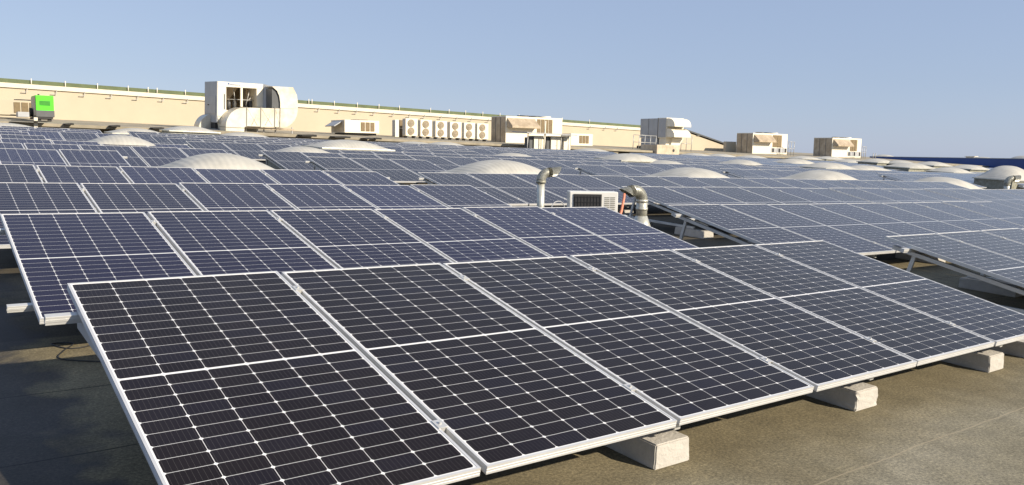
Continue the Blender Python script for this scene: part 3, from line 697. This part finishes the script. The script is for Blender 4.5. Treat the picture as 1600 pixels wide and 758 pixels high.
# shell of the cabinet: top rail, posts, sill, side, back, leaving two open bays
apoly([(340, 127), (411, 131.5), (411, 139), (340, 134.8)], YA, DA, 'top_panel', 'white')
apoly([(340, 134.9), (353.5, 135.7), (353.5, 185), (340, 181)], YA, DA - .02, 'corner_post', 'white')
apoly([(376, 137.1), (379.3, 137.3), (379.3, 169), (376, 169)], YA, .10, 'mullion', 'white')
apoly([(401, 138.5), (411, 139.1), (411, 172), (401, 172)], YA, DA - .02, 'corner_post', 'white')
apoly([(340, 181.2), (353.4, 185.2), (353.4, 172), (400.9, 172.2), (400.9, 206), (345, 206)], YA + .02, .3, 'sill', 'white')
apoly([(345, 135.5), (408, 139), (408, 190), (345, 190)], YA + DA - .12, .1, 'back_panel', 'coil')
apoly([(354, 136), (372, 137), (357, 156), (354, 156)], YA + 1.0, .04, 'coil_plate', 'hood')
apoly([(400.5, 139), (383, 138.4), (386, 168), (391, 168)], YA + 1.0, .04, 'coil_plate', 'hood')
for cx_ in (357.5, 366, 385, 391):
    q = la(cx_, 168, YA + .7); bm = tube(bmesh.new(), [(q[0], .7, q[1] - .1), (q[0], .7, q[1] + .28), (q[0], .7, q[1] + .36)], .13, 14, True, [.10, .10, .05])
    obj('compressor', bm, 'darkgrey' if cx_ in (357.5, 366, 391) else 'dark', ah)
bm = bmesh.new()
for (a_, b_) in (((355, 155), (400, 157)), ((365, 138), (368, 166)), ((390, 140), (384, 165)), ((395, 150), (384, 160))):
    q, s_ = la(*a_, YA + .4), la(*b_, YA + .4); tube(bm, [(q[0], .4, q[1]), (s_[0], .4, s_[1])], .02, 8)
obj('refrigerant_pipe', bm, 'steel', ah)
# left side face with hatch and opening underneath
h0_, h1_ = la(340, 181)[1], la(340, 127)[1]
obj('side_panel', box(bmesh.new(), -0.05, -0.003, 0.0, DA, h0_ - .35, h1_, .008), 'grey', ah)  # grey paints in the shade of the left side
obj('hatch', box(bmesh.new(), -0.075, -0.052, .12, DA - .12, h0_ + .1, h0_ + 1.0, .006), 'grey', ah)
obj('hatch_handle', box(bmesh.new(), -0.10, -0.077, 1.2, 1.4, h0_ + .52, h0_ + .57), 'dark', ah)
obj('door_gap', box(bmesh.new(), la(350, 150)[0], la(351.6, 150)[0], -0.012, -0.002, la(350, 171)[1], la(350, 147)[1]), 'darkgrey', ah)
obj('lower_frame', box(bmesh.new(), -.04, .1, 0.3, DA, 0.0, h0_ - .352), 'dark', ah)
# open door, its shade painted in as grey
d0, d1 = la(411.5, 131.5, YA), la(411.5, 169, YA)
bm = bmesh.new(); nD = Vector((math.cos(math.radians(-38)), math.sin(math.radians(-38)), 0))
p00 = Vector((d0[0], -0.01, 0)); wD = 0.62
v_ = [p00 + Vector((0, 0, d1[1])), p00 + nD * wD + Vector((0, 0, d1[1] - .05)), p00 + nD * wD + Vector((0, 0, d0[1] - .12)), p00 + Vector((0, 0, d0[1]))]
f0 = [bm.verts.new(q) for q in v_]; f1 = [bm.verts.new(q + Vector((.045, .02, 0))) for q in v_]
fs = [bm.faces.new(f0), bm.faces.new(f1[::-1])] + [bm.faces.new((f0[i], f1[i], f1[(i + 1) % 4], f0[(i + 1) % 4])) for i in range(4)]
bmesh.ops.recalc_face_normals(bm, faces=fs); obj('open_door', bm, 'grey', ah)
obj('rear_section', box(bmesh.new(), la(411.6, 150)[0], la(432, 150)[0], .25, DA, la(415, 170)[1], la(415, 134)[1], .01), 'dark', ah)  # dark colour stands in for the shaded opening behind the door
# ducts, about a metre deep, wrapped in front
YD = YA - 1.05
def arcpx(cx_, cy_, rx, ry, a0, a1, n=14): return [(cx_ + rx * math.cos(math.radians(a0 + (a1 - a0) * i / n)), cy_ - ry * math.sin(math.radians(a0 + (a1 - a0) * i / n))) for i in range(n + 1)]
apoly([(425, 139), (428.5, 139.2), (433, 143.6), (436, 151), (437.6, 160), (437.6, 169.4), (425, 169)], YD + .10, 1.7, 'inlet_shade_fill', 'darkgrey')  # dark solid fills the elbow mouth in place of its shade
top_hood = [(425, 135.0), (458, 136.5), (464, 149), (465.3, 160), (465.2, 170), (438, 169.8), (438, 160), (436.5, 150), (433, 142), (428, 137.5)]
apoly(top_hood, YD, 1.9, 'return_elbow', 'duct')
apoly([(437.9, 170.2), (465.2, 170.3)] + arcpx(441, 170.5, 24.2, 28.8, 0, -88, 14) + [(437.9, 198.6)], YD, 1.0, 'lower_elbow', 'duct')
apoly([(385.8, 168.3), (407.4, 168.8), (407.4, 198), (385.8, 197.2)], YD, 1.0, 'duct_section', 'duct')
apoly([(407.8, 168.8), (437.5, 169.6), (437.5, 198.6), (407.8, 198)], YD, 1.0, 'duct_section', 'duct')
apoly([(385.4, 168.3), (378, 168.2)] + arcpx(381, 198, 28, 29.8, 97, 178, 12) + [(353, 207.5), (381.5, 208.8), (382, 198.5), (385.4, 197.2)], YD, 1.0, 'outlet_elbow', 'duct')
for u_, v0_, v1_ in ((385.6, 168, 198), (407.6, 168, 198.5), (437.7, 169, 199), (429.5, 169, 198.5)):
    q = la(u_, v0_, YD)[0]; obj('duct_flange', box(bmesh.new(), q - .018, q + .018, YD - YA - .025, YD - YA + 1.01, la(u_, v1_, YD)[1] - .02, la(u_, v0_, YD)[1] + .03), 'louvre', ah)
q = la(353, 198.5, YD); q2 = la(382, 199.5, YD)
obj('duct_flange', box(bmesh.new(), q[0] - .02, q2[0] + .02, YD - YA - .02, YD - YA + 1.01, q[1] - .018, q[1] + .01), 'louvre', ah)
# pressed creases of the duct sides
bm = bmesh.new()
for (u0_, v0_, u1_, v1_) in ((387, 170, 402, 196), (406, 170, 393, 196), (409, 170, 425, 196), (428, 171, 414, 196), (431, 172, 437, 196)):
    a_, b_ = la(u0_, v0_, YD), la(u1_, v1_, YD); tube(bm, [(a_[0], YD - YA - .003, a_[1]), (b_[0], YD - YA - .003, b_[1])], .011, 6)
obj('duct_crease', bm, 'duct', ah)
# second small duct behind at left and supports below
apoly(arcpx(330, 205, 20, 26, 178, 90, 10) + [(341, 180), (341, 206)], YA + 1.0, .9, 'rear_elbow', 'duct')
obj('plinth', box(bmesh.new(), la(338, 205)[0], la(352, 205)[0], .1, 2.0, -.02, .05), 'grey', ah)
for u_ in (384, 402, 412, 430, 456): 
    q = la(u_, 205, YD + .5)[0]; obj('support_leg', box(bmesh.new(), q - .03, q + .03, YD - YA + .45, YD - YA + .51, -0.7 if YD + .5 < 38 else 0.0, la(u_, 199, YD + .5)[1]), 'grey', ah)
obj('support_beam', box(bmesh.new(), la(383, 199, YD)[0], la(462, 199, YD)[0], YD - YA + .2, YD - YA + .9, la(405, 200.8, YD)[1] - .03, la(405, 199.4, YD)[1]), 'hood', ah)
# maker's lettering, too small to read in the photo
bm = bmesh.new()
for k, w_ in enumerate((.10, .06, .06, .06, .05, .06, .05, .03, .05)):
    xx = la(356, 131)[0] + .07 * k + (.03 if k else 0); box(bm, xx, xx + w_ * .8, -0.006, -0.0015, la(356, 132.2)[1] - .003 * k, la(356, 132.2)[1] + (.085 if k == 0 else .05) - .003 * k)
obj('lettering', bm, 'logo', ah)

# small hooded unit
r, Wd, H = unit('rooftop_unit', 538.5, 592.5, 188.5, 208.5, 43.5, 1.9, 'low cream rooftop unit with flap hood at left and three brown coil panels', 'rooftop unit', None, 'white', 'tan')
coil(r, Wd * .45, Wd * .87, H * .15, H * .85, 3)
bm = bmesh.new(); prism(bm, [(-0.022, H * .92), (-.55, H * .52), (-.52, H * .46), (-0.022, H * .84)], .3, 1.6); obj('flap_hood', bm, 'grey', r)
obj('fan_cowl', tube(bmesh.new(), [(Wd * .5, .9, H), (Wd * .5, .9, H + .06)], .3, 16), 'dark', r); obj('fan_cowl', tube(bmesh.new(), [(Wd * .72, .9, H), (Wd * .72, .9, H + .06)], .3, 16), 'dark', r)
obj('foot_rail', box(bmesh.new(), .1, Wd - .1, .2, 1.6, -.12, -.002), 'dark', r)

# condensers
def condenser(u0, u1, vt, vb, label):
    r, Wd, H = unit('condenser', u0, u1, vt, vb, 43.2, .42, label, 'air conditioner', 'twin fan condensers in a row', 'white', 'grey', 0.84)
    R_ = min(H * .22, Wd * .36)
    for zc in (H * .27, H * .74):
        t = bmesh.new(); bmesh.ops.create_cone(t, cap_ends=True, segments=28, radius1=R_, radius2=R_ * .97, depth=.03)
        bmesh.ops.rotate(t, verts=t.verts, cent=(0, 0, 0), matrix=Matrix.Rotation(PI / 2, 3, 'X'))
        for v_ in t.verts: v_.co += Vector((Wd * .44, -0.018, zc))
        f = obj('fan', t, 'fan', r)
        t = bmesh.new()
        for k in range(4):
            rr = R_ * (.3 + .22 * k); n = 24
            pts = [(Wd * .44 + rr * math.cos(2 * PI * i / n), -0.042, zc + rr * math.sin(2 * PI * i / n)) for i in range(n + 1)]
            tube(t, pts, .010, 5, False)
        for k in range(6):
            a_ = k * PI / 6; tube(t, [(Wd * .44 + R_ * math.cos(a_), -0.045, zc + R_ * math.sin(a_)), (Wd * .44 - R_ * math.cos(a_), -0.045, zc - R_ * math.sin(a_))], .006, 5)
        obj('fan_guard', t, 'dish', f)
    for xx in (.1, Wd - .2): obj('foot', box(bmesh.new(), xx, xx + .1, 0, .42, -.14, -.002), 'darkgrey', r)
cl = ['leftmost of the six', 'second from left of the six', 'third from left of the six', 'fourth from left of the six', 'fifth from left of the six', 'rightmost of the six']
for (u0, u1, vt, vb), nm in zip(((633.8, 652.5, 185.5, 213), (657, 675, 187.5, 214.5), (680.5, 698.5, 189.3, 215.5), (703, 721, 190.8, 217), (725, 742, 192, 218), (745.5, 763, 193.3, 219)), cl):
    condenser(u0, u1, vt, vb, '%s cream twin fan condensers before the cream wall' % nm)
r, Wd, H = unit('condenser', 617.5, 623.5, 187.2, 212.5, 43.6, .4, 'narrow pale condenser standing left of the six twin fan condensers', 'air conditioner', None, 'white', 'grey', 0.72)
r, Wd, H = unit('coil_unit', 624.5, 632.8, 187.8, 212.5, 44.4, .9, 'brown coil faced unit between the narrow condenser and the twin fan row', 'air conditioner', None, 'coil', None, 0.72)
obj('top_cover', box(bmesh.new(), -.03, Wd + .03, -.03, .93, H * .5, H * .53), 'white', r)

def tan_unit(u0, um, u1, u2, vt, vb, Y, D, label, hx0, hx1, hz0, hz1, louv, open0, fans=True):
    """u0..u1 front face; louv/open0 fractions across the front where the coil panels and the open lower bay are"""
    r, Wd, H = unit('rooftop_unit', u0, u1, vt, vb, Y, D, label, 'rooftop unit', None, 'white', 'hood', 0.70)
    hood_y(r, Wd * hx0, Wd * hx1, H * hz0, H * hz1, .62)
    coil(r, Wd * louv[0], Wd * louv[1], H * louv[2], H * .93, louv[3])
    if open0:
        obj('open_bay', box(bmesh.new(), Wd * open0[0], Wd * open0[1], -.02, -.003, H * .07, H * .30), 'grey', r)
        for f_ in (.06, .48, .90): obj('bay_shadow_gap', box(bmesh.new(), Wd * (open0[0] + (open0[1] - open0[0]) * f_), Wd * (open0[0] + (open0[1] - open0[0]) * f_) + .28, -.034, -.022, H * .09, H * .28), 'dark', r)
    for k in range(3):
        obj('fan_cowl', tube(bmesh.new(), [(Wd * (.42 + .2 * k), D * .5, H + .001), (Wd * (.42 + .2 * k), D * .5, H + .12)], .42, 16), 'darkgrey' if k < 2 else 'white', r)
    obj('base_frame', box(bmesh.new(), -.05, Wd + .05, -.05, D + .05, -.10, -.003), 'kerb', r)
    # seams on the side face
    for f_ in (.33, .66): obj('side_seam', box(bmesh.new(), -.03, -.021, D * f_, D * f_ + .05, .08, H - .08), 'darkgrey', r)
    return r, Wd, H
tan_unit(790, 0, 878, 0, 184, 222, 42.6, 1.7, 'long tan rooftop unit with wide brown rain hood behind the sheltered white units', .02, .50, .56, .93, (.535, .82, .38, 4), None)
tan_unit(1175.5, 0, 1229.5, 0, 209.3, 238.5, 45.5, 1.85, 'tan rooftop unit with dark brown side, left of the two against the sky', .03, .52, .56, .93, (.56, .83, .34, 2), (.53, .97))
tan_unit(1299.5, 0, 1345, 0, 216.5, 243.0, 47.0, 2.2, 'tan rooftop unit standing alone against the sky, right of the other', .03, .56, .56, .93, (.60, .85, .34, 3), (.53, .97))
def guard(x0, x1, y, z0, hh, label, n=4, ydir=None):
    r = empty('guard_rail', (x0, y, z0), label, 'railing')
    for k in range(n):
        f_ = k / (n - 1); obj('post', tube(bmesh.new(), [((x1 - x0) * f_, 0, 0), ((x1 - x0) * f_, 0, hh)], .028, 6), 'steel', r)
    for zz in (hh * .5, hh): obj('bar', tube(bmesh.new(), [(0, 0, zz), (x1 - x0, 0, zz)], .024, 6), 'steel', r)
a_, b_ = at(1231, 238, 44.6), at(1240, 240, 44.6); guard(a_.x, b_.x, 44.6, .7, 1.3, 'thin railing right of the left tan unit against the sky', 3)
a_, b_ = at(1346, 243, 46), at(1352, 244, 46); guard(a_.x, b_.x, 46, .7, 1.3, 'thin railing right of the lone tan unit against the sky', 3)
a_, b_ = at(989, 230, 41), at(1024, 232, 41); guard(a_.x, b_.x, 41, .7, 1.05, 'grey railing at the left foot of the tall hooded air handler', 5)
a_, b_ = at(1064, 230, 42.5), at(1080, 232, 42.5); guard(a_.x, b_.x, 42.5, .7, 1.2, 'grey railing right of the tall hooded air handler', 3)
r, Wd, H = unit('rooftop_unit', 1134, 1150, 221.5, 235, 48.2, .3, 'small cream cabinet at the wall end left of the first tan unit', 'rooftop unit', None, 'cream', None, .7)
# white unit with coil by the wall
r, Wd, H = unit('rooftop_unit', 892, 926, 209.5, 226.5, 43.8, 1.4, 'low white rooftop unit with brown coil panel right of the sheltered white units', 'rooftop unit', None, 'white', None, .7)
coil(r, Wd * .36, Wd * .82, H * .2, H * .85, 3)
# shelter with two white units
YS = 36.9
p0, p1_ = at(824, 228, YS), at(890, 232, YS)
sh = empty('shelter', (p0.x, YS, 0.0), 'light pipe frame shelter with thin flat roof over two white units', 'shelter')
zr = at(857, 209.8, YS).z
for u_ in (824, 851, 876, 888): q = at(u_, 228, YS).x - p0.x; obj('post', tube(bmesh.new(), [(q, 0, 0.002), (q, 0, zr)], .03, 6), 'steel', sh)
obj('post', tube(bmesh.new(), [(at(850.2, 228, YS).x - p0.x - .08, -.1, .002), (at(850.2, 228, YS).x - p0.x - .08, -.1, at(850, 189, YS).z)], .04, 8), 'white', sh)
obj('flat_roof', box(bmesh.new(), -.3, p1_.x - p0.x + .3, -.3, 1.2, zr + .002, zr + .06), 'grey', sh)
for (u0, u1, nm) in ((835, 850, 'left'), (861.5, 876, 'right')):
    r, Wd, H = unit('air_conditioner', u0, u1, 212.5 + (u0 - 835) * .02, 228.5, YS + .2, .7, '%s of the two square white units under the pipe frame shelter' % nm, 'air conditioner', 'white units under the shelter', 'white', 'darkgrey', .12)
    obj('fan_back', box(bmesh.new(), -.28, -.03, .1, .6, .1, H - .1, .01), 'darkgrey', r); obj('badge', box(bmesh.new(), Wd * .46, Wd * .56, -.008, -.002, H * .5, H * .53), 'grey', r)
    obj('foot', box(bmesh.new(), .05, Wd - .05, .05, .6, -.117, -.003), 'dark', r)
r, Wd, H = unit('cabinet', 881.5, 892, 213.5, 230.5, YS + .3, 1.2, 'plain cream cabinet at the right end of the pipe frame shelter', 'cabinet', None, 'white', 'grey', .02)

# tall hooded air handler
YT = 41.6
r1, Wd, H = unit('air_handler', 1040.5, 1067.5, 184.8, 216, YT, 0.85, 'tall pale air handler with two curved white hoods on a cream plinth', 'air handler', None, 'white', 'grey', at(1054, 216.5, YT).z)
for z0_, z1_ in ((H * .56, H * .97), (H * .04, H * .46)):
    bm = bmesh.new(); hz = z1_ - z0_
    prof = [(-.003, z1_)] + [(-.003 - .15 - .65 * math.sin(math.radians(a)), z0_ + hz * .12 + (hz * .88) * math.cos(math.radians(a))) for a in range(0, 91, 10)] + [(-.80, z0_), (-.003, z0_ + .02)]
    prismx(bm, prof, .05, Wd - .05); obj('curved_hood', bm, 'white', r1)
zb_ = at(1054, 216.5, YT).z
obj('side_section', box(bmesh.new(), -.015, .0 + .5, 0.89, 2.75, H * .02, H * .98, .02), 'grey', r1)
obj('side_joint', box(bmesh.new(), -.018, .3, 0.853, 0.887, 0, H), 'dark', r1)
obj('side_seam', box(bmesh.new(), -.03, -.017, 1.85, 1.87, .05, H - .05), 'darkgrey', r1)
obj('neck', box(bmesh.new(), .1, Wd * .82, .1, .8, -(zb_ - .9), -.003), 'white', r1)
bm = bmesh.new(); prism(bm, [(Wd * .35, -.003), (Wd * 1.0, -.003), (Wd * .72, -(zb_ - 1.0)), (Wd * .25, -(zb_ - 1.0))], -.05, .28); obj('chute', bm, 'white', r1)
obj('lower_casing', box(bmesh.new(), .0, .5, .93, 2.65, -(zb_ - .72), H * .01, .01), 'grey', r1)
obj('dark_base', box(bmesh.new(), -.3, .4, .9, 2.8, -(zb_ - .703), -(zb_ - 1.05)), 'dark', r1)
q0_, q1_ = at(1027, 237, 37.9), at(1062, 239, 37.9)
pl = empty('plinth', (q0_.x, 37.9, 0), 'cream plinth block with a small round hole below the tall air handler', 'plinth', None, True)
obj('body', box(bmesh.new(), 0, q1_.x - q0_.x, 0, 1.6, -.05, at(1045, 227, 37.9).z, .015), 'tan', pl)
q = at(1053, 236, 37.9); obj('drain_hole', tube(bmesh.new(), [(q.x - q0_.x, -.012, q.z), (q.x - q0_.x, -.001, q.z)], .11, 14), 'dark', pl)

# dark slabs lying along the raised edge
for i, (u0, u1, vt, vb, lab) in enumerate(((18, 72, 187.8, 189.6, 'below the green generator'), (100, 113, 192.2, 194.8, 'right of the green generator'), (171, 185, 195.2, 198, 'below the middle of the cream wall at left'),
        (236, 253, 198.6, 201.6, 'left of the big ducted air handler'), (467, 490, 209.8, 213, 'right of the big ducted air handler'), (518, 542.5, 212.5, 215.2, 'below the flap hood of the cream unit'),
        (566, 578, 215, 217, 'left of a pair below the cream unit'), (581, 591, 215, 217.4, 'right of a pair below the cream unit'))):
    p0_, p1_ = at(u0, vb, 38.0), at(u1, vb, 38.0)
    bm = bmesh.new(); zt0 = at((u0 + u1) / 2, vt, 38.0).z; zb0 = at((u0 + u1) / 2, vb, 38.0).z
    prism(bm, [(p0_.x, zb0), (p1_.x, zb0), (p1_.x, zt0), (p0_.x, zt0 - .035)], 37.6, 38.19)
    tag(obj('roofing_slab', bm, 'bitumen_dark'), 'dark bitumen slab leaning on the raised roof edge, ' + lab, 'slab', 'dark slabs along the raised roof edge')
# small items beyond the parapet
pv = P3(1448, 246.6, 0)
bm = box(bmesh.new(), -.6, .6, -.5, .5, 0, 1.0, .05)
rv = empty('roof_vent', (pv.x + 6, pv.y - 2.5, pv.z - .55), 'small white box vent standing behind the blue parapet', 'vent', None, True)
obj('housing', box(bmesh.new(), -.35, .45, -.5, .5, 0, .98, .05), 'white', rv); obj('side_grille', box(bmesh.new(), -.37, -.352, -.45, .45, .15, .9), 'louvre', rv); obj('cap', box(bmesh.new(), -.45, .55, -.6, .6, .982, 1.05), 'white', rv)
for u_, top_, wx, lab in ((1383, 241.6, 5.0, 'grey skylight dome rising behind the left end of the blue parapet'), (1537, 245.2, 4.0, 'barely visible skylight dome tip behind the blue parapet'), (1602, 243.6, 3.0, 'grey skylight dome behind the parapet at the right edge of the photo')):
    q = P3(u_, top_, 0); dd = (q - CAM) * 1.07 + CAM; dome(dd.x, dd.y, wx, 3.0, .55, dd.z - .55, lab)
# short antenna poles near the parapet
for u_, lab in ((1364, 'left'), (1367.5, 'right')):
    q = at(u_, 247, 50); tag(obj('antenna_pole', tube(bmesh.new(), [(q.x, 50, .7), (q.x, 50, at(u_, 239.5, 50).z)], .05, 6), 'steel'), '%s of two short poles at the left tip of the blue parapet' % lab, 'pole', 'short poles by the blue parapet')

# ------------------------------------------------------------------ tilt the roof and all on it to the true vertical
for o in TOP:
    o.matrix_basis = G @ o.matrix_basis
print('panels', count, 'far', len(far))
